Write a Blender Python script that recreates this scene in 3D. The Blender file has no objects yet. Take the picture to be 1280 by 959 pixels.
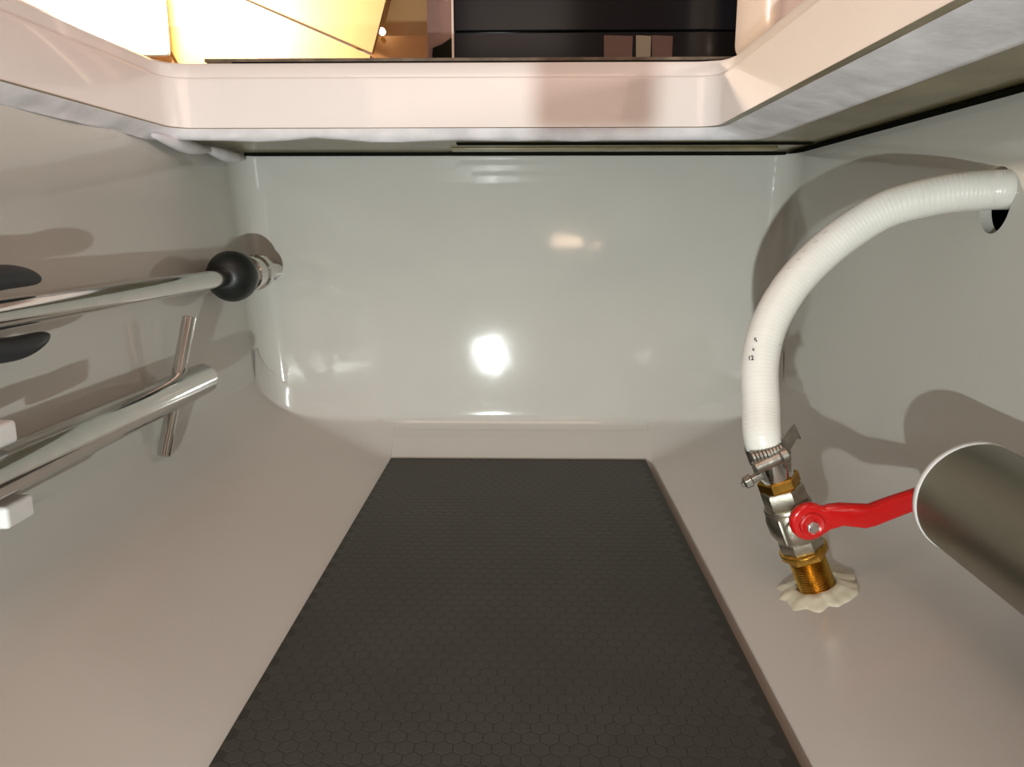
import bpy, bmesh, math, random
from mathutils import Vector, Matrix, noise
R = math.radians
random.seed(7)
scn = bpy.context.scene
COL = scn.collection

# ------------------------------------------------------------------ camera
H = 0.30
PITCH, YAW, FPX = 11.5, 1.13, 961.0
cd = bpy.data.cameras.new('camera'); cam = bpy.data.objects.new('camera', cd); COL.objects.link(cam)
cam.location = (0, 0, H); cam.rotation_euler = (R(90 - PITCH), 0, R(YAW))
cd.sensor_fit = 'HORIZONTAL'; cd.sensor_width = 36; cd.lens = 36 * FPX / 1280; cd.clip_start = 0.005
scn.camera = cam

# ------------------------------------------------------------------ light, world, exposure
w = bpy.data.worlds.new('world'); scn.world = w; w.use_nodes = True
w.node_tree.nodes['Background'].inputs[0].default_value = (1.0, 0.69, 0.55, 1)
w.node_tree.nodes['Background'].inputs[1].default_value = 0.34
vs = scn.view_settings
vs.view_transform = 'Standard'; vs.look = 'None'; vs.gamma = 1; vs.use_curve_mapping = False
vs.exposure = 0.0
TORCH = Vector((-.11, -.33, .12))
def lamp(name, kind, loc, power, color, aim=None, **kw):
    d = bpy.data.lights.new(name, kind); d.energy = power; d.color = color
    for k, v in kw.items(): setattr(d, k, v)
    o = bpy.data.objects.new(name, d); COL.objects.link(o); o.location = loc
    if aim is not None: o.rotation_euler = (Vector(aim) - Vector(loc)).to_track_quat('-Z', 'Y').to_euler()
    return o
# hand torch held low in the locker, a little behind the added shadow blocker
lamp('torch_light', 'SPOT', TORCH, 35, (.93, 1.0, .97), (-.01, 1.0, .31), spot_size=R(72), spot_blend=1, shadow_soft_size=.006)
# warm cabin lamp behind the photographer, above the hatch
lamp('cabin_light', 'AREA', (.17, -1.25, .60), .35, (1.0, .70, .48), (.05, .9, .2), shape='RECTANGLE', size=.14, size_y=.045)
lamp('coaming_fill', 'AREA', (-.05, -1.5, 1.25), .7, (1.0, .80, .68), (0, .83, .43), shape='RECTANGLE', size=.5, size_y=.3)  # unseen fill light added to brighten the far coaming lip
lamp('left_arm_fill', 'AREA', (.85, .50, .58), 3.6, (1.0, .80, .72), (-.37, .50, .44), shape='RECTANGLE', size=.5, size_y=.08)  # unseen fill added to lift the coaming's left arm
lamp('ceiling_light', 'AREA', (-.1, -.35, 1.5), 4.6, (1.0, .66, .52), (-.1, .2, 0), shape='RECTANGLE', size=.8, size_y=.6)
scn.cycles.caustics_reflective = True
scn.cycles.use_denoising = True
scn.cycles.use_guiding = True
scn.cycles.sample_clamp_indirect = 20

# ------------------------------------------------------------------ pixel helpers (numbers measured on the photograph -> points in the place)
_F = Vector((-math.sin(R(YAW)) * math.cos(R(PITCH)), math.cos(R(YAW)) * math.cos(R(PITCH)), -math.sin(R(PITCH))))
_R = Vector((math.cos(R(YAW)), math.sin(R(YAW)), 0)); _U = _R.cross(_F)
_C = Vector((0, 0, H))
def ray(x, y): return _F + _R * ((x - 640) / FPX) + _U * ((479.5 - y) / FPX)
def at_depth(x, y, d): return _C + ray(x, y) * d
def at_y(x, y, Y): v = ray(x, y); return _C + v * (Y / v.y)

# ------------------------------------------------------------------ materials
def mat(name, col, rough=.4, metal=0.0, coat=0.0, coat_rough=.03, noise_amt=0.0, noise_scale=20, bump=0.0, bump_scale=40,
        emit=None, emit_s=0, coat_bump=0.0, spec=.5, aniso=0.0, col2=None, tr=0.0):
    m = bpy.data.materials.new(name); m.use_nodes = True
    nt = m.node_tree; b = nt.nodes['Principled BSDF']; I = b.inputs
    I['Base Color'].default_value = (*col, 1); I['Roughness'].default_value = rough; I['Metallic'].default_value = metal
    I['Coat Weight'].default_value = coat; I['Coat Roughness'].default_value = coat_rough
    I['Specular IOR Level'].default_value = spec; I['Anisotropic'].default_value = aniso
    I['Transmission Weight'].default_value = tr
    tc = nt.nodes.new('ShaderNodeTexCoord')
    if noise_amt or col2:
        n = nt.nodes.new('ShaderNodeTexNoise'); n.inputs['Scale'].default_value = noise_scale; n.inputs['Detail'].default_value = 5
        nt.links.new(tc.outputs['Object'], n.inputs['Vector'])
        mr = nt.nodes.new('ShaderNodeMix'); mr.data_type = 'RGBA'
        c2 = col2 if col2 else tuple(c * (1 - noise_amt) for c in col)
        mr.inputs['A'].default_value = (*col, 1); mr.inputs['B'].default_value = (*c2, 1)
        cr = nt.nodes.new('ShaderNodeMapRange'); cr.inputs['From Min'].default_value = .35; cr.inputs['From Max'].default_value = .65
        nt.links.new(n.outputs['Fac'], cr.inputs['Value']); nt.links.new(cr.outputs['Result'], mr.inputs['Factor'])
        nt.links.new(mr.outputs['Result'], I['Base Color'])
    if bump:
        n = nt.nodes.new('ShaderNodeTexNoise'); n.inputs['Scale'].default_value = bump_scale; n.inputs['Detail'].default_value = 6
        nt.links.new(tc.outputs['Object'], n.inputs['Vector'])
        bp = nt.nodes.new('ShaderNodeBump'); bp.inputs['Strength'].default_value = 1; bp.inputs['Distance'].default_value = bump
        nt.links.new(n.outputs['Fac'], bp.inputs['Height']); nt.links.new(bp.outputs['Normal'], I['Normal'])
    if coat_bump:
        n = nt.nodes.new('ShaderNodeTexNoise'); n.inputs['Scale'].default_value = 9; n.inputs['Detail'].default_value = 2.5
        nt.links.new(tc.outputs['Object'], n.inputs['Vector'])
        bp = nt.nodes.new('ShaderNodeBump'); bp.inputs['Distance'].default_value = coat_bump
        nt.links.new(n.outputs['Fac'], bp.inputs['Height']); nt.links.new(bp.outputs['Normal'], I['Coat Normal'])
    if emit: I['Emission Color'].default_value = (*emit, 1); I['Emission Strength'].default_value = emit_s
    return m
M = {}
M['gelcoat'] = mat('gelcoat', (.61, .60, .555), .5, coat=1, coat_rough=.07, coat_bump=.0006, noise_amt=.05, noise_scale=5, spec=.3)
M['gelcoat_floor'] = mat('gelcoat_floor', (.62, .60, .56), .5, coat=.7, coat_rough=.2, coat_bump=.001, noise_amt=.05, noise_scale=5, spec=.3)
M['frame'] = mat('frame_gelcoat', (.88, .85, .83), .35, coat=.6, coat_rough=.05, noise_amt=.03, noise_scale=8)
M['laminate'] = mat('raw_laminate', (.84, .82, .85), .6, bump=.0018, bump_scale=30, noise_amt=.22, noise_scale=26)
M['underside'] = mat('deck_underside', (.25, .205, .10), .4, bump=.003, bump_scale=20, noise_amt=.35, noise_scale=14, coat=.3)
M['dark'] = mat('black_gap', (.008, .009, .006), .9, spec=0)  # shade of gaps put into the colour; also used for black parts
M['board'] = mat('board_film', (.052, .052, .042), .55, noise_amt=.16, noise_scale=12, bump=.0002, bump_scale=300)
M['board_joint'] = mat('board_joint', (.030, .030, .024), .6)
M['board_edge'] = mat('board_ply_edge', (.28, .21, .14), .7, noise_amt=.3, noise_scale=60)
M['steel'] = mat('polished_steel', (.66, .65, .62), .10, 1.0, noise_amt=.08, noise_scale=50)
M['satin'] = mat('satin_steel', (.31, .30, .24), .42, 1.0)
M['brushed'] = mat('brushed_steel', (.44, .42, .37), .38, 1.0, noise_amt=.25, noise_scale=90, bump=.0003, bump_scale=200)
M['nickel'] = mat('nickel_plate', (.50, .465, .385), .38, 1.0, noise_amt=.15, noise_scale=120, bump=.0004, bump_scale=130)
M['brass'] = mat('brass', (.66, .38, .07), .27, 1.0, noise_amt=.35, noise_scale=90)
M['rubber'] = mat('black_rubber', (.007, .010, .009), .45, coat=.05, coat_rough=.2)
M['rubber_matte'] = mat('grey_black_rubber', (.022, .026, .030), .5)
M['clear'] = mat('clear_plastic', (.70, .68, .64), .12, .85, noise_amt=.2, noise_scale=60)
M['white_plastic'] = mat('white_plastic', (.86, .86, .85), .35, coat=.4)
M['hose'] = mat('white_hose', (.80, .79, .74), .32, coat=.35, coat_rough=.12, noise_amt=.04, noise_scale=70)
M['ink'] = mat('black_ink', (.03, .03, .035), .5)
M['red'] = mat('red_vinyl', (.55, .006, .006), .18, coat=.6, coat_rough=.05, bump=.0007, bump_scale=150)
M['chrome'] = mat('zinc_nut', (.75, .75, .74), .2, 1.0)
M['sealant'] = mat('cream_sealant', (.72, .68, .53), .5, bump=.0012, bump_scale=80, noise_amt=.15, noise_scale=40)
M['black_gloss'] = mat('black_gloss', (.004, .006, .010), .12, spec=.35)
M['mauve'] = mat('mauve_panel', (.17, .105, .095), .5, noise_amt=.1)
M['cream'] = mat('cream_liner', (.52, .33, .15), .5, noise_amt=.03)
M['wood'] = mat('honey_wood', (.40, .24, .07), .45, noise_amt=.25, noise_scale=9)
M['orange'] = mat('orange_wood', (.62, .33, .13), .5, noise_amt=.1)
M['seal'] = mat('seal_strip', (.17, .13, .09), .6, noise_amt=.5, noise_scale=60)
M['pinkwhite'] = mat('pale_moulding', (.84, .74, .68), .4, coat=.5)
M['lamp_glass'] = mat('lamp_diffuser', (1, .9, .75), .5, emit=(1.0, .86, .62), emit_s=7)

# ------------------------------------------------------------------ builders
def tag(o, label=None, cat=None, group=None, kind=None):
    if label: o['label'] = label
    if cat: o['category'] = cat
    if group: o['group'] = group
    if kind: o['kind'] = kind
    return o
def empty(name, loc, label, cat, group=None):
    o = bpy.data.objects.new(name, None); COL.objects.link(o); o.location = loc; o.empty_display_size = .02
    return tag(o, label, cat, group)
def link(name, bm, m, parent=None, smooth=False, bevel=0, seg=2, sub=0):
    """bm holds world coordinates; stored relative to the thing's base"""
    base = Vector((0, 0, 0)); p = parent
    while p is not None: base = base + p.location; p = p.parent
    if parent is None and bm.verts:
        cs = [v.co for v in bm.verts]; lo = Vector(tuple(min(c[i] for c in cs) for i in range(3))); hi = Vector(tuple(max(c[i] for c in cs) for i in range(3)))
        base = Vector(((lo.x + hi.x) / 2, (lo.y + hi.y) / 2, lo.z))
    bmesh.ops.recalc_face_normals(bm, faces=bm.faces)
    bmesh.ops.translate(bm, verts=bm.verts, vec=-base)
    me = bpy.data.meshes.new(name); bm.to_mesh(me); bm.free()
    me.materials.append(m)
    o = bpy.data.objects.new(name, me); COL.objects.link(o)
    if parent is not None: o.parent = parent
    else: o.location = base
    if bevel:
        b = o.modifiers.new('bevel', 'BEVEL'); b.width = bevel; b.segments = seg; b.limit_method = 'ANGLE'; b.angle_limit = R(35)
    if sub:
        s = o.modifiers.new('sub', 'SUBSURF'); s.levels = sub; s.render_levels = sub
    if smooth:
        for f in me.polygons: f.use_smooth = True
        if smooth == 'auto' :
            me.set_sharp_from_angle(angle=R(35))
    return o
def grid(bm, rows):
    """rows: list of lists of points, equal length"""
    V = [[bm.verts.new(p) for p in r] for r in rows]
    for i in range(len(V) - 1):
        for j in range(len(V[0]) - 1):
            bm.faces.new((V[i][j], V[i][j + 1], V[i + 1][j + 1], V[i + 1][j]))
    return V
def box(bm, lo, hi):
    x0, y0, z0 = lo; x1, y1, z1 = hi
    v = [bm.verts.new(p) for p in ((x0, y0, z0), (x1, y0, z0), (x1, y1, z0), (x0, y1, z0), (x0, y0, z1), (x1, y0, z1), (x1, y1, z1), (x0, y1, z1))]
    for f in ((0, 3, 2, 1), (4, 5, 6, 7), (0, 1, 5, 4), (1, 2, 6, 5), (2, 3, 7, 6), (3, 0, 4, 7)): bm.faces.new([v[i] for i in f])
def frame_of(n, hint=Vector((0, -1, 0))):
    n = n.normalized(); a = (hint - n * hint.dot(n)).normalized(); b = n.cross(a)
    return a, b, n
def lathe(bm, origin, axis, prof, n=32, hint=Vector((0, -1, 0)), sides=None, rot=0, rfun=None):
    """prof: list of (distance along the axis, radius)"""
    a, b, c = frame_of(Vector(axis), hint); origin = Vector(origin); k = sides or n
    rings = []
    for (t, r) in prof:
        ring = []
        for i in range(k):
            th = 2 * math.pi * i / k + rot; rr = r if rfun is None else rfun(t, r, th)
            ring.append(bm.verts.new(origin + c * t + (a * math.cos(th) + b * math.sin(th)) * rr))
        rings.append(ring)
    for u, v in zip(rings, rings[1:]):
        for i in range(k): bm.faces.new((u[i], u[(i + 1) % k], v[(i + 1) % k], v[i]))
    if prof[0][1] > 1e-6: bm.faces.new(rings[0][::-1])
    if prof[-1][1] > 1e-6: bm.faces.new(rings[-1])
def catmull(P, n):
    out = []; Q = [P[0] * 2 - P[1]] + P + [P[-1] * 2 - P[-2]]
    for i in range(1, len(Q) - 2):
        for k in range(n):
            t = k / n; a, b, c, d = Q[i - 1], Q[i], Q[i + 1], Q[i + 2]
            out.append(.5 * ((2 * b) + (c - a) * t + (2 * a - 5 * b + 4 * c - d) * t * t + (3 * b - a - 3 * c + d) * t ** 3))
    out.append(P[-1]); return out
def tube(bm, path, rad, n=24, cap=True):
    rings = []; a = None
    for i, p in enumerate(path):
        t = (path[min(i + 1, len(path) - 1)] - path[max(i - 1, 0)]).normalized()
        if a is None: a = t.orthogonal().normalized()
        a = (a - t * a.dot(t)).normalized(); b = t.cross(a)
        r = rad(i) if callable(rad) else rad
        rings.append([bm.verts.new(p + (a * math.cos(2 * math.pi * k / n) + b * math.sin(2 * math.pi * k / n)) * r) for k in range(n)])
    for u, v in zip(rings, rings[1:]):
        for k in range(n): bm.faces.new((u[k], u[(k + 1) % n], v[(k + 1) % n], v[k]))
    if cap: bm.faces.new(rings[0][::-1]); bm.faces.new(rings[-1])

# ------------------------------------------------------------------ the setting: hull walls and floor
YN = -1.15                                       # near end of the locker, behind the camera
XLb, XLt, XRb, XRt, ZB, ZT = -.358, -.390, .335, .350, .055, .397
def xl(z): return XLb + (XLt - XLb) * (z - ZB) / (ZT - ZB)
def xr(z): return XRb + (XRt - XRb) * (z - ZB) / (ZT - ZB)
TILT = math.tan(R(4.4))
def yb(z):                                       # back wall profile with a soft fold near its foot
    base = 1.03 + (z - .037) * TILT
    low = 1.03 + (z - .037) * 1.12
    k = .004
    d = base - low
    return base - (math.sqrt(d * d + k * k * 4) + d) / 2 if False else (base + low - math.sqrt((base - low) ** 2 + .006 ** 2)) / 2
RC = .034
bm = bmesh.new(); rows = []
zs = [-.02 + .004 * i for i in range(24)] + [.08 + .02 * i for i in range(17)]
for z in zs:
    Y = yb(z); L, Rr = xl(z) + RC, xr(z) - RC; row = []
    for k in range(9):
        th = math.pi / 2 * k / 8
        row.append((L - RC * math.cos(th), Y - RC + RC * math.sin(th), z))
    for k in range(1, 12): row.append((L + (Rr - L) * k / 12, Y, z))
    for k in range(9):
        th = math.pi / 2 * k / 8
        row.append((Rr + RC * math.sin(th), Y - RC + RC * math.cos(th), z))
    rows.append(row)
grid(bm, rows)
tag(link('wall_back', bm, M['gelcoat'], smooth=True), kind='structure')

FR = .03
def side_wall(name, xf, sgn):
    bm = bmesh.new()
    zlist = [.10 + .02 * i for i in range(16)]
    grid(bm, [[(xf(z), y, z) for y in [YN + .1 * i for i in range(22)] + [yb(z) - RC + .001]] for z in zlist])
    return tag(link(name, bm, M['gelcoat'], smooth=True), kind='structure')
side_wall('wall_left', xl, -1)
# right wall: one sheet with a round hole for the hose
HOLE = Vector((xr(.3265), .592, .3225)); HR = .0195
bm = bmesh.new()
def rp(y, z): return (xr(z), y, z)
outer = [bm.verts.new(rp(y, z)) for y, z in ((HOLE.y - .08, .24), (HOLE.y, .24), (HOLE.y + .08, .24), (HOLE.y + .08, .32), (HOLE.y + .08, .40), (HOLE.y, .40), (HOLE.y - .08, .40), (HOLE.y - .08, .32))]
N = 40
inner = [bm.verts.new(rp(HOLE.y + HR * math.cos(2 * math.pi * (k + .5) / N) * 1.0, HOLE.z + HR * 1.25 * math.sin(2 * math.pi * (k + .5) / N) - .003)) for k in range(N)]
e = [bm.edges.new((outer[i], outer[(i + 1) % 8])) for i in range(8)] + [bm.edges.new((inner[i], inner[(i + 1) % N])) for i in range(N)]
bmesh.ops.triangle_fill(bm, use_beauty=True, use_dissolve=False, edges=e)
far = [bm.verts.new(v.co + Vector((.009, 0, 0))) for v in inner]
for i in range(N): bm.faces.new((inner[i], inner[(i + 1) % N], far[(i + 1) % N], far[i]))
grid(bm, [[rp(YN, .10), rp(HOLE.y - .08, .10), rp(HOLE.y + .08, .10), rp(yb(.10) - RC, .10)], [rp(YN, .24), rp(HOLE.y - .08, .24), rp(HOLE.y + .08, .24), rp(yb(.24) - RC, .24)]])
grid(bm, [[rp(YN, .24), rp(HOLE.y - .08, .24)], [rp(YN, .40), rp(HOLE.y - .08, .40)]])
grid(bm, [[rp(HOLE.y + .08, .24), rp(yb(.24) - RC, .24)], [rp(HOLE.y + .08, .40), rp(yb(.40) - RC, .40)]])
tag(link('wall_right', bm, M['gelcoat']), kind='structure')
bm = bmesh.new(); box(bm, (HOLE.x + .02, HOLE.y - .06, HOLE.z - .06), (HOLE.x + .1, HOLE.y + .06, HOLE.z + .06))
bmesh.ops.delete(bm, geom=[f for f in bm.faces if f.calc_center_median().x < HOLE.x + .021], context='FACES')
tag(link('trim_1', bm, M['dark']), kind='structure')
# near end of the locker
bm = bmesh.new(); grid(bm, [[(-.42, YN, -.02), (.38, YN, -.02)], [(-.42, YN, .40), (.38, YN, .40)]])
tag(link('wall_front', bm, M['gelcoat']), kind='structure')
# floor: keel flat under the board, hull panels rising on both sides, soft fold into the walls
prof = []
def add(x, z): prof.append((x, z))
add(xl(.12) - .0, .12)
for k in range(0, 13):                                           # fold left
    t = k / 12; p0, p1, p2 = (xl(.10), .10), (xl(.055), .055), (-.305, .0370)
    add((1 - t) ** 2 * p0[0] + 2 * t * (1 - t) * p1[0] + t * t * p2[0], (1 - t) ** 2 * p0[1] + 2 * t * (1 - t) * p1[1] + t * t * p2[1])
add(-.28, .0285); add(-.26, .0216); add(-.24, .0148); add(-.22, .0081); add(-.20, .0013); add(-.1812, -.0048); add(-.1809, -.012); add(.162, -.012); add(.166, -.003); add(.185, .0036); add(.205, .0106); add(.225, .0176); add(.245, .0246); add(.265, .0316)
for k in range(0, 13):                                           # fold right
    t = k / 12; p0, p1, p2 = (.282, .0375), (xr(.056), .056), (xr(.10), .10)
    add((1 - t) ** 2 * p0[0] + 2 * t * (1 - t) * p1[0] + t * t * p2[0], (1 - t) ** 2 * p0[1] + 2 * t * (1 - t) * p1[1] + t * t * p2[1])
bm = bmesh.new()
ys = [YN + .1 * i for i in range(22)] + [1.045]
def zback(y):                                    # height of the back wall surface above the point y (inverse of yb)
    a, b = -.2, 1.0
    for _ in range(40):
        m = (a + b) / 2
        if yb(m) < y: a = m
        else: b = m
    return a
def fl(x, y, z):
    if y < .95: return (x, y, z)
    dx = max(0, xl(z) + RC - x, x - (xr(z) - RC)); off = RC - math.sqrt(max(1e-8, RC * RC - min(dx, RC) ** 2))
    d = zback(y + off) - z; k = .011
    return (x, y, z + min(.040, .5 * (d + math.sqrt(d * d + k * k)) - (k * k / 4 / .06 if d < 0 else 0) * min(1, max(0, (1.0 - y) / .05))))
ys = [y for y in ys if y < .94] + [.95 + .004 * i for i in range(15)] + [1.01 + .0012 * i for i in range(36)]
grid(bm, [[fl(x, y, z) for x, z in prof[1:]] for y in ys])
tag(link('floor', bm, M['gelcoat_floor'], smooth='auto'), kind='structure')

# ------------------------------------------------------------------ hatch opening in the deck above
HX0, HX1, HY1, HY0 = -.368, .1935, .83, -1.0
def rounded(x0, x1, y0, y1, r, z, n=8):
    pts = []
    for cx, cy, a0 in ((x1 - r, y1 - r, 0), (x0 + r, y1 - r, 90), (x0 + r, y0 + r, 180), (x1 - r, y0 + r, 270)):
        for k in range(n + 1):
            th = R(a0 + 90 * k / n); pts.append(Vector((cx + r * math.cos(th), cy + r * math.sin(th), z)))
    # extra points along the long runs so that the rough edge can waver
    out = []
    for i, p in enumerate(pts):
        q = pts[(i + 1) % len(pts)]; m = max(1, int((q - p).length / .03))
        for k in range(m): out.append(p.lerp(q, k / m))
    return out
def loops(bm, L):
    V = [[bm.verts.new(p) for p in l] for l in L]
    for u, v in zip(V, V[1:]):
        for i in range(len(u)): bm.faces.new((u[i], u[(i + 1) % len(u)], v[(i + 1) % len(u)], v[i]))
base_loop = rounded(HX0, HX1, HY0, HY1, .022, .4015)
def offs(dl, dr, df, z, wob=0, seed=0):
    out = []
    for p in base_loop:
        u = (p.x - HX0) / (HX1 - HX0)
        nx = -dl if p.x < HX0 + .012 else (dr if p.x > HX1 - .012 else -dl * max(0, 1 - (p.x - HX0) / .022) + dr * max(0, 1 - (HX1 - p.x) / .022))
        ny = df * max(0, min(1, 1 - (HY1 - p.y) / .022)) - df * max(0, min(1, 1 - (p.y - HY0) / .022))
        q = Vector((p.x + nx, p.y + ny, z))
        if wob:
            k = noise.noise(Vector((p.x * 11 + seed, p.y * 11, seed))) + .6 * noise.noise(Vector((p.x * 37 + seed, p.y * 37, seed)))
            q.z += wob * k * .5; q.x += (nx / (abs(nx) + 1e-6)) * k * wob * (1.6 if abs(nx) > .02 else .3)
        out.append(q)
    return out
coam = empty('hatch_coaming', (0, 0, .388), 'pale pinkish white moulded hatch coaming framing the locker opening above', 'frame')
bm = bmesh.new()
loops(bm, [offs(.000, .000, .000, .4010), offs(.0012, .0006, .0006, .4022), offs(.004, .001, .001, .4475), offs(.0052, .0022, .0022, .4500)])
link('lip', bm, M['frame'], coam, smooth='auto')
bm = bmesh.new()
loops(bm, [offs(.0052, .0022, .0022, .4500), offs(.0075, .008, .006, .4515), offs(.0095, .011, .010, .4640), offs(.012, .013, .013, .4665), offs(.030, .020, .030, .4668)])
tag(link('ledge', bm, M['frame'], coam, smooth='auto'), 'upper step of the moulding')
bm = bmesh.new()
loops(bm, [offs(0, 0, 0, .4012), offs(.003, .011, .0012, .4004)])  # olive ring puts the shade of the gap under the lip into colour
tag(link('lip_shade', bm, M['underside'], coam, smooth=True), 'olive ring painted as the shadow line under the lip')
bm = bmesh.new()
loops(bm, [offs(.002, .007, .0006, .4003), offs(.004, .011, .001, .3985, .002, 3), offs(.012, .030, .003, .3935, .004, 1), offs(.020, .046, .005, .3895, .006, 2), offs(.022, .050, .009, .3885, .006, 2), offs(.024, .055, .03, .3965)])
tag(link('laminate_edge', bm, M['laminate'], coam, smooth=True), 'rough white glassfibre edge below the lip')
# the strip lying along the far edge of the coaming
bm = bmesh.new()
lo, hi = at_y(258, 80, .866), at_y(935, 78, .866)
box(bm, (lo.x, .860, .4712), (hi.x, .874, .4750)); 
tag(link('seal_strip', bm, M['seal'], coam, bevel=.0008), 'thin tan and black strip along the far edge')
bm = bmesh.new(); box(bm, (lo.x + .03, .859, .4660), (hi.x, .873, .4712))  # solid black bar standing in for the shade below the strip
tag(link('seal_gap_paint', bm, M['dark'], coam), 'black bar painted as the shadow gap under the strip')
# deck underside (ceiling of the locker)
bm = bmesh.new()
inn = offs(.014, .040, .006, .3965); oc = Vector(((HX0 + HX1) / 2, 0, .3965))
outl = [Vector((min(max(p.x + (p.x - oc.x) * 3, -.42), .40), min(max(p.y * 1.6, YN - .02), 1.12), .3965)) for p in inn]
# run outer points straight out to the walls
outl = []
for p in inn:
    if p.y > HY1 - .03 and HX0 + .03 < p.x < HX1 + .01: outl.append(Vector((p.x, 1.12, .3965)))
    elif p.y < HY0 + .03 and HX0 + .03 < p.x < HX1 + .01: outl.append(Vector((p.x, YN - .02, .3965)))
    else:
        sx = -.42 if p.x < 0 else .40
        yy = p.y
        if p.y > HY1 - .022: yy = 1.12
        if p.y < HY0 + .022: yy = YN - .02
        outl.append(Vector((sx, yy, .3965)))
loops(bm, [inn, outl])
tag(link('ceiling', bm, M['underside']), kind='structure')
# stringers bonded under the deck above the back wall, as the photograph shows on its right half
def stringer(pxa, pxb, z0, y0, y1, h, m, n):
    bm = bmesh.new(); a = at_y(pxa, 185, .95).x; b = at_y(pxb, 185, .95).x
    box(bm, (a, y0, z0 - h), (b, y1, z0)); tag(link('trim_%d' % n, bm, m, bevel=.001), kind='structure')
stringer(572, 1010, .3965, .93, .945, .0020, M['dark'], 2)
stringer(560, 985, .3965, .985, 1.005, .0035, M['underside'], 3)
bm = bmesh.new(); box(bm, (-.375, 1.050, .3925), (.345, 1.062, .3965)); tag(link('trim_4', bm, M['dark']), kind='structure')
bm = bmesh.new(); grid(bm, [[(.333, YN, .3935), (.333, 1.05, .3935)], [(.360, YN, .3935), (.360, 1.05, .3935)]]); tag(link('trim_5', bm, M['dark']), kind='structure')
# smears of glassfibre paste hanging where the left wall meets the deck
bm = bmesh.new()
for i, (a, b, c, d) in enumerate(((150, 178, 205, 200), (205, 188, 272, 196))):
    p = at_y(a, b, .98); q = at_y(c, d, 1.0)
    p = Vector((xl(.39) + .012, .80 + .12 * i, .391)); q = Vector((xl(.39) + .016, .93 + .11 * i, .388))
    tube(bm, catmull([p, p.lerp(q, .5) + Vector((.004, 0, -.003)), q], 6), lambda k: .006 * (.3 + math.sin(math.pi * min(1, (k + .5) / 13))), 10)
tag(link('trim_6', bm, M['laminate'], smooth=True), kind='structure')

# ------------------------------------------------------------------ cabin beyond the opening
def quad_px(bm, pts, Y, th=.01):
    f = [at_y(x, y, Y) for x, y in pts]; a = [bm.verts.new(p) for p in f]; b = [bm.verts.new(p + Vector((0, th, 0))) for p in f]
    bm.faces.new(a); bm.faces.new(b[::-1])
    for i in range(len(a)): bm.faces.new((a[i], b[i], b[(i + 1) % len(a)], a[(i + 1) % len(a)]))
cab = empty('galley_cabinet', at_y(760, 78, 1.35), 'glossy black low cabinet standing behind the far coaming edge', 'cabinet')
xa, xb = at_y(568, 50, 1.22).x, at_y(1010, 50, 1.22).x
zg = at_y(760, 40, 1.22).z
bm = bmesh.new(); box(bm, (xa, 1.225, .47), (xb, 1.60, .90)); link('body', bm, M['black_gloss'], cab)
bm = bmesh.new(); box(bm, (xa + .001, 1.215, zg + .0015), (xb, 1.225, .80)); link('door', bm, M['black_gloss'], cab, bevel=.0012)
bm = bmesh.new(); box(bm, (xa + .001, 1.217, .49), (xb, 1.225, zg - .001)); link('plinth', bm, M['black_gloss'], cab, bevel=.0008)
bm = bmesh.new(); box(bm, (xa - .003, 1.210, .47), (xa, 1.25, .80)); tag(link('edge_strip', bm, M['pinkwhite'], cab), 'thin pale strip on the edge')
for a_, b_, n_, m_ in ((755, 790, 'reflection_pad', 'mauve'), (795, 813, 'reflection_pad', 'satin'), (815, 840, 'reflection_pad', 'mauve')):
    bm = bmesh.new(); quad_px(bm, [(a_, 72), (b_, 72), (b_ + 1, 45), (a_, 44)], 1.2155, .0015); link(n_, bm, M[m_], cab)  # flat coloured pads painted as reflections in the glossy front
bulk = empty('bulkhead_post', at_y(551, 78, 1.24), 'mauve brown post between orange panel and black cabinet', 'post')
bm = bmesh.new(); xm = at_y(535, 50, 1.24).x; box(bm, (xm, 1.235, .49), (xa - .003, 1.30, .80)); link('panel', bm, M['mauve'], bulk)
bm = bmesh.new(); quad_px(bm, [(540, 76), (567, 76), (567, 45), (553, 55), (541, 60)], 1.232, .002); tag(link('foot', bm, M['dark'], bulk), 'black foot with a slanted top')
# warm panels on the left
bm = bmesh.new(); quad_px(bm, [(455, 90), (537, 90), (537, 44), (472, 45)], 1.50, .02)
tag(link('locker_front', bm, M['orange']), 'orange brown lower panel beside the mauve post', 'panel')
ln = empty('hull_liner', at_y(330, 80, 1.45), 'large cream curved hull liner with a dark diagonal seam', 'panel')
bm = bmesh.new(); quad_px(bm, [(304, -4), (490, -40), (482, 0), (465, 66)], 1.44, .015); link('upper_liner', bm, M['cream'], ln)
bm = bmesh.new(); quad_px(bm, [(60, -40), (240, -40), (303, -1), (463, 69), (458, 90), (60, 90)], 1.45, .015); link('lower_liner', bm, M['cream'], ln)
bm = bmesh.new(); quad_px(bm, [(60, -120), (490, -120), (490, -20), (300, -6), (60, -100)], 1.47, .015); link('top_liner', bm, M['cream'], ln)
bm = bmesh.new(); quad_px(bm, [(440, 60), (540, 60), (540, -40), (440, -40)], 1.54, .02); link('corner_liner', bm, M['cream'], ln)
bm = bmesh.new(); quad_px(bm, [(195, 33), (222, 33), (290, 60), (335, 90), (230, 90)], 1.435, .01)
tag(link('shelf_board', bm, M['wood']), 'honey coloured wooden board leaning before the cream liner', 'board')
lampo = empty('wall_lamp', at_y(140, 30, 1.40), 'glaring warm lamp washing out the far corner of the cabin', 'lamp')
bm = bmesh.new(); c0 = at_y(150, 8, 1.38); box(bm, (c0.x - .085, c0.y - .012, c0.z - .075), (c0.x + .078, c0.y, c0.z + .12)); link('diffuser', bm, M['lamp_glass'], lampo, bevel=.005, seg=4, smooth=True)
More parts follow.
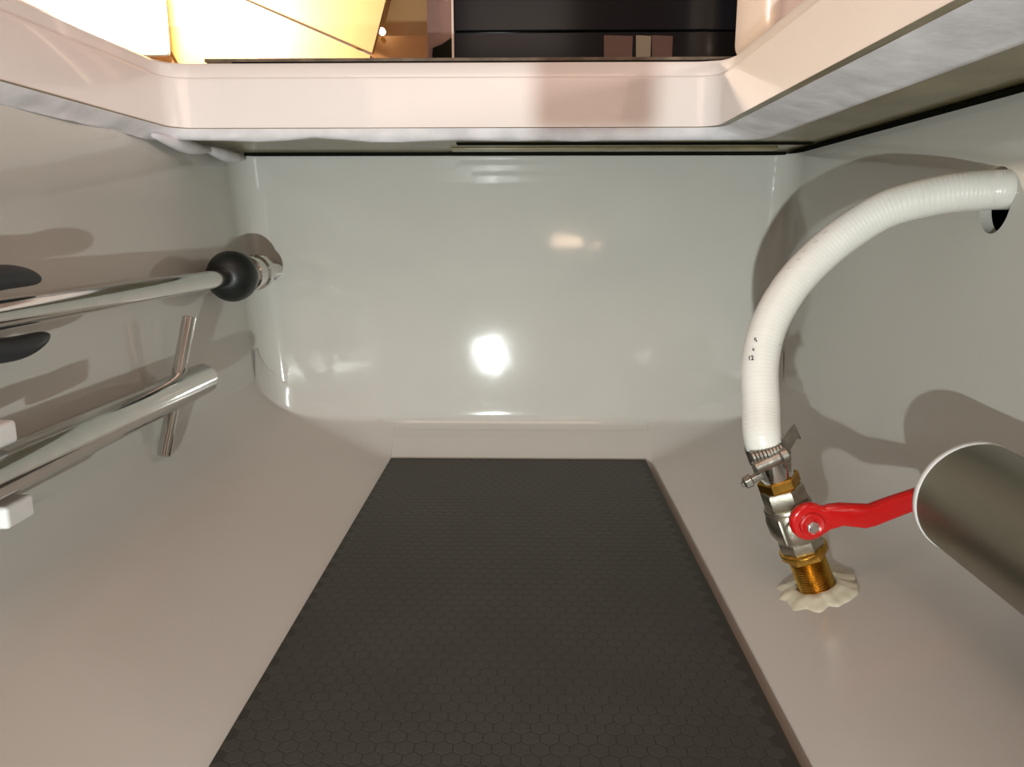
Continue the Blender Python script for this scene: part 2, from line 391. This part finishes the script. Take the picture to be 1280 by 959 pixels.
bm = bmesh.new(); box(bm, (c0.x - .088, c0.y, c0.z - .078), (c0.x + .076, c0.y + .012, c0.z + .125)); link('base', bm, M['white_plastic'], lampo, bevel=.01)
lamp('wall_lamp_light', 'POINT', c0 + Vector((.10, -.11, .04)), 27, (1.0, .80, .60), shadow_soft_size=.03)
sp = empty('spot_lamp', at_y(481, 50, 1.48), 'tiny bright brass reading light at the liner corner', 'lamp')
bm = bmesh.new(); lathe(bm, at_y(478, 40, 1.48), (0, -1, 0), [(0, .006), (.008, .006), (.011, 0)], 16, hint=Vector((0, 0, 1))); link('bulb', bm, M['lamp_glass'], sp, smooth=True)
bm = bmesh.new(); lathe(bm, at_y(480, 51, 1.48), (0, -1, 0), [(0, .004), (.01, .004)], 12, hint=Vector((0, 0, 1))); link('stem', bm, M['brass'], sp, smooth='auto')
# pale cushion-like moulding at the far right
bm = bmesh.new()
a, b = at_y(951, 40, 1.0), at_y(1200, 40, 1.0)
box(bm, (a.x, .97, at_y(960, 52, 1.0).z), (b.x + .1, 1.14, .75))
tag(link('seat_moulding', bm, M['pinkwhite'], bevel=.022, seg=6, smooth=True), 'rounded cream moulding rising beside the black cabinet', 'seat')
bm = bmesh.new(); quad_px(bm, [(20, 40), (96, 50), (96, -20), (20, -20)], 1.30, .02)
tag(link('seat_side', bm, M['pinkwhite']), 'pale pink upright panel next to the glaring lamp', 'panel')
# warm glow bouncing from this side reaches the coaming too

# ------------------------------------------------------------------ floor board with hexagon tread
board = empty('floor_board', (-.012, .4, -.010), 'dark grey anti-slip floor board with honeycomb tread', 'board')
bx0, bx1, by0, by1 = -.1802, .1568, -.30, .977
bm = bmesh.new(); box(bm, (bx0, by0, -.0105), (bx1, by1, -.0004)); link('panel', bm, M['board_joint'], board, bevel=.0006)
bm = bmesh.new()
hr = .0066; px_, py_ = hr * math.sqrt(3) , hr * 1.5
row = 0; y = by0 + hr
while y < by1 - hr * .6:
    x = bx0 + hr * .95 + (px_ / 2 if row % 2 else 0)
    while x < bx1 - hr * .8:
        if True:
            top = []; bot = []
            for k in range(6):
                th = math.pi / 6 + math.pi / 3 * k
                bot.append(bm.verts.new((x + hr * .95 * math.cos(th), y + hr * .95 * math.sin(th), -.0005)))
                top.append(bm.verts.new((x + hr * .88 * math.cos(th), y + hr * .88 * math.sin(th), -.00028)))
            bm.faces.new(top)
            for k in range(6): bm.faces.new((bot[k], bot[(k + 1) % 6], top[(k + 1) % 6], top[k]))
        x += px_
    y += py_; row += 1
tag(link('tread', bm, M['board'], board), kind='stuff')
bm = bmesh.new(); box(bm, (bx1 - .0001, by0, -.0100), (bx1 + .0006, by1 - .001, -.0012)); tag(link('edge_band', bm, M['board_edge'], board), 'bare brown long edge')

# ------------------------------------------------------------------ sea-cock: valve on its threaded stem
AX = Vector((-.074, 0, .178)).normalized(); VB = Vector((.2309, .5692, .0199))
E1 = Vector((0, -1, 0)); E2 = AX.cross(E1) * -1.0
if E2.x < 0: E2 = -E2
def vp(t, u=0, v=0): return VB + AX * t + E2 * u + E1 * v      # along the axis, to the right, towards the camera
valve = empty('ball_valve', VB, 'brass and nickel ball valve with red lever standing on the sloping floor', 'valve')
bm = bmesh.new(); pr = []
t = -.004
while t < .034: pr += [(t, .0126), (t + .0010, .0141)]; t += .0021
lathe(bm, VB, AX, pr, 40); th_ = link('threaded_stem', bm, M['brass'], valve, smooth='auto')
bm = bmesh.new(); lathe(bm, VB, AX, [(.029, .0165), (.030, .0185), (.035, .0185), (.0365, .0172)], sides=6, rot=.35)
lathe(bm, VB, AX, [(.0335, .0185), (.037, .0188), (.0385, .0165)], 40)
link('lock_nut', bm, M['brass'], valve, bevel=.0008)
bm = bmesh.new()
lathe(bm, VB, AX, [(.037, .0165), (.040, .0178), (.0475, .0178), (.049, .0165)], sides=8, rot=.2)
lathe(bm, VB, AX, [(.046, .0150), (.050, .0172), (.056, .0196), (.066, .0198), (.073, .0180), (.0755, .0165)], 40)
lathe(bm, VB, AX, [(.073, .0178), (.0745, .0185), (.0765, .0178)], 40)
lathe(bm, VB, AX, [(.0765, .0160), (.078, .0170), (.089, .0166), (.0905, .0155)], sides=6, rot=.15)
box_pts = []
lathe(bm, vp(.061), E1, [(0, .0115), (.0215, .0115), (.0225, .010)], 28, hint=AX)
for s in (-1, 1):
    lathe(bm, vp(.050, s * .0125, .0135), AX, [(0, .0012), (.001, .0022), (.02, .0022), (.022, .001)], 10)
link('valve_body', bm, M['nickel'], valve, smooth='auto')
bm = bmesh.new(); lathe(bm, VB, AX, [(.090, .0150), (.0915, .0163), (.0985, .0163), (.100, .0152)], sides=6, rot=.42); link('hex_nut', bm, M['brass'], valve, bevel=.0007)
bm = bmesh.new(); lathe(bm, VB, AX, [(.099, .0128), (.1005, .0136), (.116, .0136), (.117, .0120), (.125, .0115)], 40); tag(link('hose_tail', bm, M['steel'], valve, smooth='auto'), 'shiny steel sleeve above the brass nut')
# lever
LY = VB.y - .0235
head = at_y(1011, 651, LY); hr_ = .0148
out = []
def lp(x, y): return at_y(x, y, LY)
for k in range(13):
    th = R(50 + 250 * k / 12); out.append(head + Vector((math.cos(th), 0, math.sin(th))) * hr_)
for q in ((1037, 661), (1052, 656), (1078, 657), (1090, 654), (1146, 632), (1164, 626), (1166, 600), (1142, 607), (1100, 621), (1082, 627.5), (1050, 628), (1034, 630)): out.append(lp(*q))
bm = bmesh.new()
hump = lambda p: Vector((0, 0, 0))
F0 = [bm.verts.new(p + Vector((0, -.0045 , 0))) for p in out]; B0 = [bm.verts.new(p + Vector((0, .0035, 0))) for p in out]
bm.faces.new(F0); bm.faces.new(B0[::-1])
for i in range(len(out)): bm.faces.new((F0[i], B0[i], B0[(i + 1) % len(out)], F0[(i + 1) % len(out)]))
# arm steps away from the body towards its end
for v in bm.verts:
    u = v.co.x - head.x
    v.co.y -= .004 * max(0, min(1, (u - .02) / .02))
link('lever', bm, M['red'], valve, bevel=.0032, seg=4, smooth=True)
bm = bmesh.new(); ring_c = head + Vector((.001, -.004, -.0015))
lathe(bm, ring_c, E1, [(0, .0098), (.0025, .0092), (.003, .0078), (.0012, .0062)], 32, hint=Vector((0, 0, 1))); link('lever_boss', bm, M['red'], valve, smooth=True)
bm = bmesh.new(); nc = at_y(1015, 658, LY - .0045)
lathe(bm, nc, E1, [(-.001, .0050), (.0030, .0050), (.0036, .0044)], sides=6, hint=Vector((0, 0, 1)), rot=.2); lathe(bm, nc, E1, [(.003, .0034), (.0048, .0034), (.0052, .0028)], 20, hint=Vector((0, 0, 1)))
tag(link('lever_nut', bm, M['chrome'], valve, bevel=.0004), 'chrome hexagon nut')
# sealant
def seal_r(t, r, th):
    n_ = noise.noise(Vector((math.cos(th) * 2.3, math.sin(th) * 2.3, 4))) * .30 + .025 * math.sin(th * 11 + 2 * math.sin(th * 3)) + .015 * math.sin(th * 19)
    t2_ = .08 * math.cos(th + 1.2)
    return r * (1 + t2_ * (r > .018) + (n_ if r > .018 else n_ * .25))
bm = bmesh.new(); lathe(bm, VB, AX, [(-.002, .0325), (.0005, .0315), (.0016, .027), (.0040, .022), (.0056, .0175), (.004, .0150), (-.003, .0140)], 96, rfun=seal_r)
tag(link('sealant_collar', bm, M['sealant'], smooth=True), 'ragged cream sealant ring around the brass stem on the floor', 'sealant')

# ------------------------------------------------------------------ hose
hose = empty('hose', vp(.120), 'white spiral-ribbed hose arching from the wall hole down to the valve', 'hose')
P = [Vector((.385, .605, .328)), at_depth(1262, 237, .560), at_depth(1235, 238, .563), at_depth(1181, 243, .572), at_depth(1115, 259, .583), at_depth(1068, 285, .592), at_depth(1025, 319, .600), at_depth(988, 359, .604), at_depth(961, 407, .604), at_depth(950, 455, .600), at_depth(951, 505, .594), vp(.134), vp(.117)]
path = catmull(P, 60)
bm = bmesh.new(); tube(bm, path, lambda i: .01425 + .00006 * math.cos(i * 2 * math.pi / 6), 40, True)
link('hose_wall', bm, M['hose'], hose, smooth=True)
# faint ribs darker at the inner bend, and the printed marks
def on_hose(x, y, d0=.60):
    # nearest path point to the pixel ray, then step to the surface towards the camera
    v = ray(x, y).normalized(); best = None
    for p in path:
        k = (p - _C).dot(v); dd = (p - (_C + v * k)).length
        if best is None or dd < best[0]: best = (dd, k, p)
    dd, k, p = best; return _C + v * (k - math.sqrt(max(0, .0145 ** 2 - dd * dd)) - .0003), p
def mark(txt, x, y, size, rot):
    cu = bpy.data.curves.new('t', 'FONT'); cu.body = txt; cu.size = size; cu.extrude = .0001; cu.align_x = 'CENTER'; cu.align_y = 'CENTER'; cu.offset = .00012
    to = bpy.data.objects.new('t', cu); me = bpy.data.meshes.new_from_object(to)
    c, axis = on_hose(x, y); n = (c - axis); n = (n - _U * n.dot(_U)).normalized()
    up = (_U - n * _U.dot(n)).normalized(); rt = up.cross(n)
    rm = Matrix.Rotation(R(rot), 4, 'Z'); M4 = Matrix((rt, up, n)).transposed().to_4x4(); M4.translation = c
    bm = bmesh.new(); bm.from_mesh(me); bmesh.ops.transform(bm, matrix=M4 @ rm, verts=bm.verts)
    bpy.data.objects.remove(to); bpy.data.curves.remove(cu); bpy.data.meshes.remove(me)
    link('printed_mark', bm, M['ink'], hose)
mark('5', 944.5, 425.5, .0048, 12); mark('=', 942, 437, .0040, 100); mark('12', 938.5, 448, .0050, 6)
bm = bmesh.new()
for q in ((1030, 284), (1018, 296), (1003, 308), (996, 318), (984, 329), (973, 425)):
    c, a = on_hose(q[0] + 2, q[1] + 6); n = (c - a).normalized(); t1 = (_R - n * _R.dot(n)).normalized(); t2 = n.cross(t1)
    d = (t1 * 1.0 - t2 * .25).normalized(); e2 = n.cross(d)
    vv = [bm.verts.new(c + n * .0001 + d * a_ * .0016 + e2 * b_ * .00016) for a_, b_ in ((-1, -1), (1, -1), (1, 1), (-1, 1))]
    bm.faces.new(vv)
tag(link('scuff_marks', bm, M['brushed'], hose), 'fine grey scuffs', kind='stuff')
# clamp
cl = empty('hose_clamp', vp(.118), 'tarnished steel hose clamp with a bolt gripping the white hose end', 'clamp')
CA = (AX + E2 * .10).normalized()
bm = bmesh.new()
def band(bm, t0, t1, r0, r1, n=40):
    o = vp(0); 
    lathe(bm, o, AX, [(t0, r0), (t0, r1), (t1, r1), (t1, r0)], n)
band(bm, .1155, .1290, .0140, .01585)
link('band', bm, M['brushed'], cl, bevel=.0004)
bm = bmesh.new()
for k in range(9): lathe(bm, vp(.1262 - .0006 * k * .3, -.015 + .0026 * k, .0150 - .0006 * abs(k - 4)), E2, [(0, .0042), (.0004, .0047), (.0021, .0047), (.0025, .0042)], 14, hint=AX)
link('bridge', bm, M['brushed'], cl, smooth='auto')
bm = bmesh.new(); lathe(bm, vp(.1190, -.0165, .0158), E2 + AX * .06, [(0, .0040), (.001, .0050), (.020, .0050), (.0215, .0062), (.026, .0062), (.027, .0050)], 20, hint=AX)
link('screw_housing', bm, M['brushed'], cl, smooth='auto')
bm = bmesh.new(); box_bm = [vp(.118, .008, .0155), vp(.132, .009, .0155), vp(.138, .0235, .010), vp(.125, .0245, .010), vp(.127, .021, .0115)]
a = [bm.verts.new(p) for p in box_bm]; b = [bm.verts.new(p - E1 * .0016) for p in box_bm]; bm.faces.new(a); bm.faces.new(b[::-1])
for i in range(5): bm.faces.new((a[i], b[i], b[(i + 1) % 5], a[(i + 1) % 5]))
tag(link('tail', bm, M['brushed'], cl), 'flared band end sticking out')
bm = bmesh.new(); lathe(bm, vp(.1095, -.024, .0125), E2 + AX * .15, [(-.005, .0022), (-.003, .0030), (-.002, .0052), (.003, .0055), (.0035, .0035), (.012, .0035)], sides=6, hint=AX)
bo = link('bolt', bm, M['brushed'], cl, bevel=.0004)
bm = bmesh.new(); pp = [vp(.1215, -.0165, .010), vp(.112, -.0170, .0115), vp(.102, -.0125, .0130), vp(.101, -.009, .0142), vp(.111, -.010, .0155), vp(.1215, -.0105, .0160)]
a = [bm.verts.new(p) for p in pp]; b = [bm.verts.new(p - E1 * .0015) for p in pp]; bm.faces.new(a); bm.faces.new(b[::-1])
for i in range(6): bm.faces.new((a[i], b[i], b[(i + 1) % 6], a[(i + 1) % 6]))
link('bolt_lug', bm, M['brushed'], cl)

# ------------------------------------------------------------------ big pipe end on the right
pc = at_depth(1214, 622, .50)
pipe = empty('wide_pipe', (pc.x, pc.y, pc.z - .04), 'wide grey metal pipe with pale rounded rim in front of the red lever', 'pipe')
PRd = .0385
PD = Vector((.02, -1, -.03)).normalized()
bm = bmesh.new(); lathe(bm, pc, PD, [(.004, PRd - .0006), (.42, PRd - .0006)], 64, hint=Vector((0, 0, 1))); link('barrel', bm, M['satin'], pipe, smooth='auto')
bm = bmesh.new(); lathe(bm, pc, PD, [(0, PRd - .004), (-.0005, PRd - .002), (.0006, PRd), (.0045, PRd), (.0052, PRd - .001)], 64, hint=Vector((0, 0, 1))); tag(link('rim', bm, M['white_plastic'], pipe, smooth=True), 'pale thin rim around the far end')

# ------------------------------------------------------------------ rods on the left
RX, RZ = -.343, .2440
rod = empty('upper_rod', (RX, .7, RZ), 'thin polished rod ending in a black rubber bulb at the back corner', 'rod')
bm = bmesh.new(); lathe(bm, (RX, .30, RZ), (0, 1, 0), [(0, .0098), (.60, .0098)], 32, hint=Vector((0, 0, 1))); link('shaft', bm, M['steel'], rod, smooth='auto')
bm = bmesh.new(); lathe(bm, (RX, .872, RZ), (0, 1, 0), [(-.004, .0102), (-.0035, .0130), (-.001, .0175), (.003, .0218), (.009, .0262), (.018, .0293), (.028, .0288), (.031, .0270), (.032, .020)], 48, hint=Vector((0, 0, 1)))
link('bulb', bm, M['rubber'], rod, smooth=True)
bm = bmesh.new(); lathe(bm, (RX, .902, RZ), (0, 1, 0), [(0, .020), (.004, .0215), (.018, .0215), (.020, .0200), (.030, .0200), (.032, .0222), (.042, .0222), (.044, .0205), (.062, .0205), (.064, .0225), (.078, .0225), (.080, .012), (.142, .012)], 48, hint=Vector((0, 0, 1)))
tag(link('end_fitting', bm, M['clear'], rod, smooth='auto'), 'glassy stepped collar behind the bulb')

TX, TZ = -.3345, .1465
tubeo = empty('lower_tube', (TX, .6, TZ), 'thick polished tube with a cross pin through its end', 'tube')
bm = bmesh.new(); N = 48; rows_ = []
r0 = .0158
for t_, r in [(.20, r0), (.772, r0), (.774, r0 - .0008), (.774, r0 - .002), (.70, r0 - .002)]:
    rows_.append([Vector((TX + r * math.cos(2 * math.pi * k / N), t_, TZ + r * math.sin(2 * math.pi * k / N))) for k in range(N)])
V = [[bm.verts.new(p) for p in rr] for rr in rows_]
for u, v in zip(V, V[1:]):
    for i in range(N): bm.faces.new((u[i], u[(i + 1) % N], v[(i + 1) % N], v[i]))
link('barrel', bm, M['steel'], tubeo, smooth='auto')
bm = bmesh.new()
p0 = at_y(237, 395, .762); p1 = at_y(204, 572, .722); ctr = Vector((TX, .742, TZ))
p0 = ctr + Vector((.000, .020, .062)); p1 = ctr + Vector((.001, -.022, -.064))
p0 = at_y(236.5, 396, .770); p1 = at_y(204.5, 571, .715)
d_ = (p1 - p0); lathe(bm, p0, d_, [(0, .0045), (.0008, .0066), (d_.length - .0008, .0066), (d_.length, .0045)], 24, hint=Vector((0, 1, 0))); tag(link('cross_pin', bm, M['steel'], tubeo, smooth='auto'), 'short bright cross pin')
# clips gripping the two tubes, at the edge of the view
def jaws(name, label, X, Z, tip_up, tip_dn, off_u, off_d, thick, m, base_y, blunt=False):
    g = empty(name, (X, base_y, Z), label, 'clip')
    for s, tip, off in ((1, tip_up, off_u), (-1, tip_dn, off_d)):
        bm = bmesh.new()
        L_ = tip - base_y
        pts = [Vector((X - .004, base_y + L_ * k / 7, Z + s * (off + .004 * math.sin(math.pi * k / 7)))) for k in range(8)]
        path_ = catmull(pts, 3)
        if blunt: bmesh.ops.delete(bm, geom=bm.verts); box(bm, (X - .0075, base_y, Z + s * off - thick), (X + .0085, tip, Z + s * off + thick * .9)); link('jaw', bm, m, g, bevel=.0028, seg=4); continue
        if blunt: rf = lambda i, n=len(path_): thick * (1 if i < n - 3 else (.9, .72, .4)[i - n + 3])
        else: rf = lambda i, n=len(path_): thick * math.sqrt(max(.02, 1 - (max(0, i / (n - 1) - .25) / .75) ** 2.6))
        tube(bm, path_, rf, 16)
        link('jaw', bm, m, g, smooth=True)
    bm = bmesh.new(); box(bm, (xl(Z) + .0015, base_y - .03, Z - off_d - thick), (X - .001, base_y + .004, Z - off_d + thick * .2)); box(bm, (xl(Z) + .0015, base_y - .03, Z + off_u - thick * .2), (X - .001, base_y + .004, Z + off_u + thick)); box(bm, (xl(Z) + .0008, base_y - .03, Z - off_d - thick), (xl(Z) + .006, base_y + .004, Z + off_u + thick))
    link('bracket', bm, m, g, bevel=.002)
jaws('rubber_clip', 'black rubber clip with two pointed jaws around the upper rod', RX, RZ, .545, .547, .0195, .0205, .0085, M['rubber_matte'], .47)
jaws('plastic_clip', 'white plastic clip with two blunt jaws around the lower tube', TX, TZ, .471, .478, .0262, .0262, .0078, M['white_plastic'], .45, True)

# ------------------------------------------------------------------ unseen slab added below the lens to cast the coaming's shadow
ph = empty('shadow_blocker', (-.0585, .004, .1995), 'unseen dark slab added below the camera to shadow the coaming', 'blocker')
bm = bmesh.new(); box(bm, (-.0765, 0, .1995), (-.0405, .008, .238)); box_ = link('blocker_slab', bm, M['rubber_matte'], ph, bevel=.003, seg=3)  # small slab shaped only to block the torch
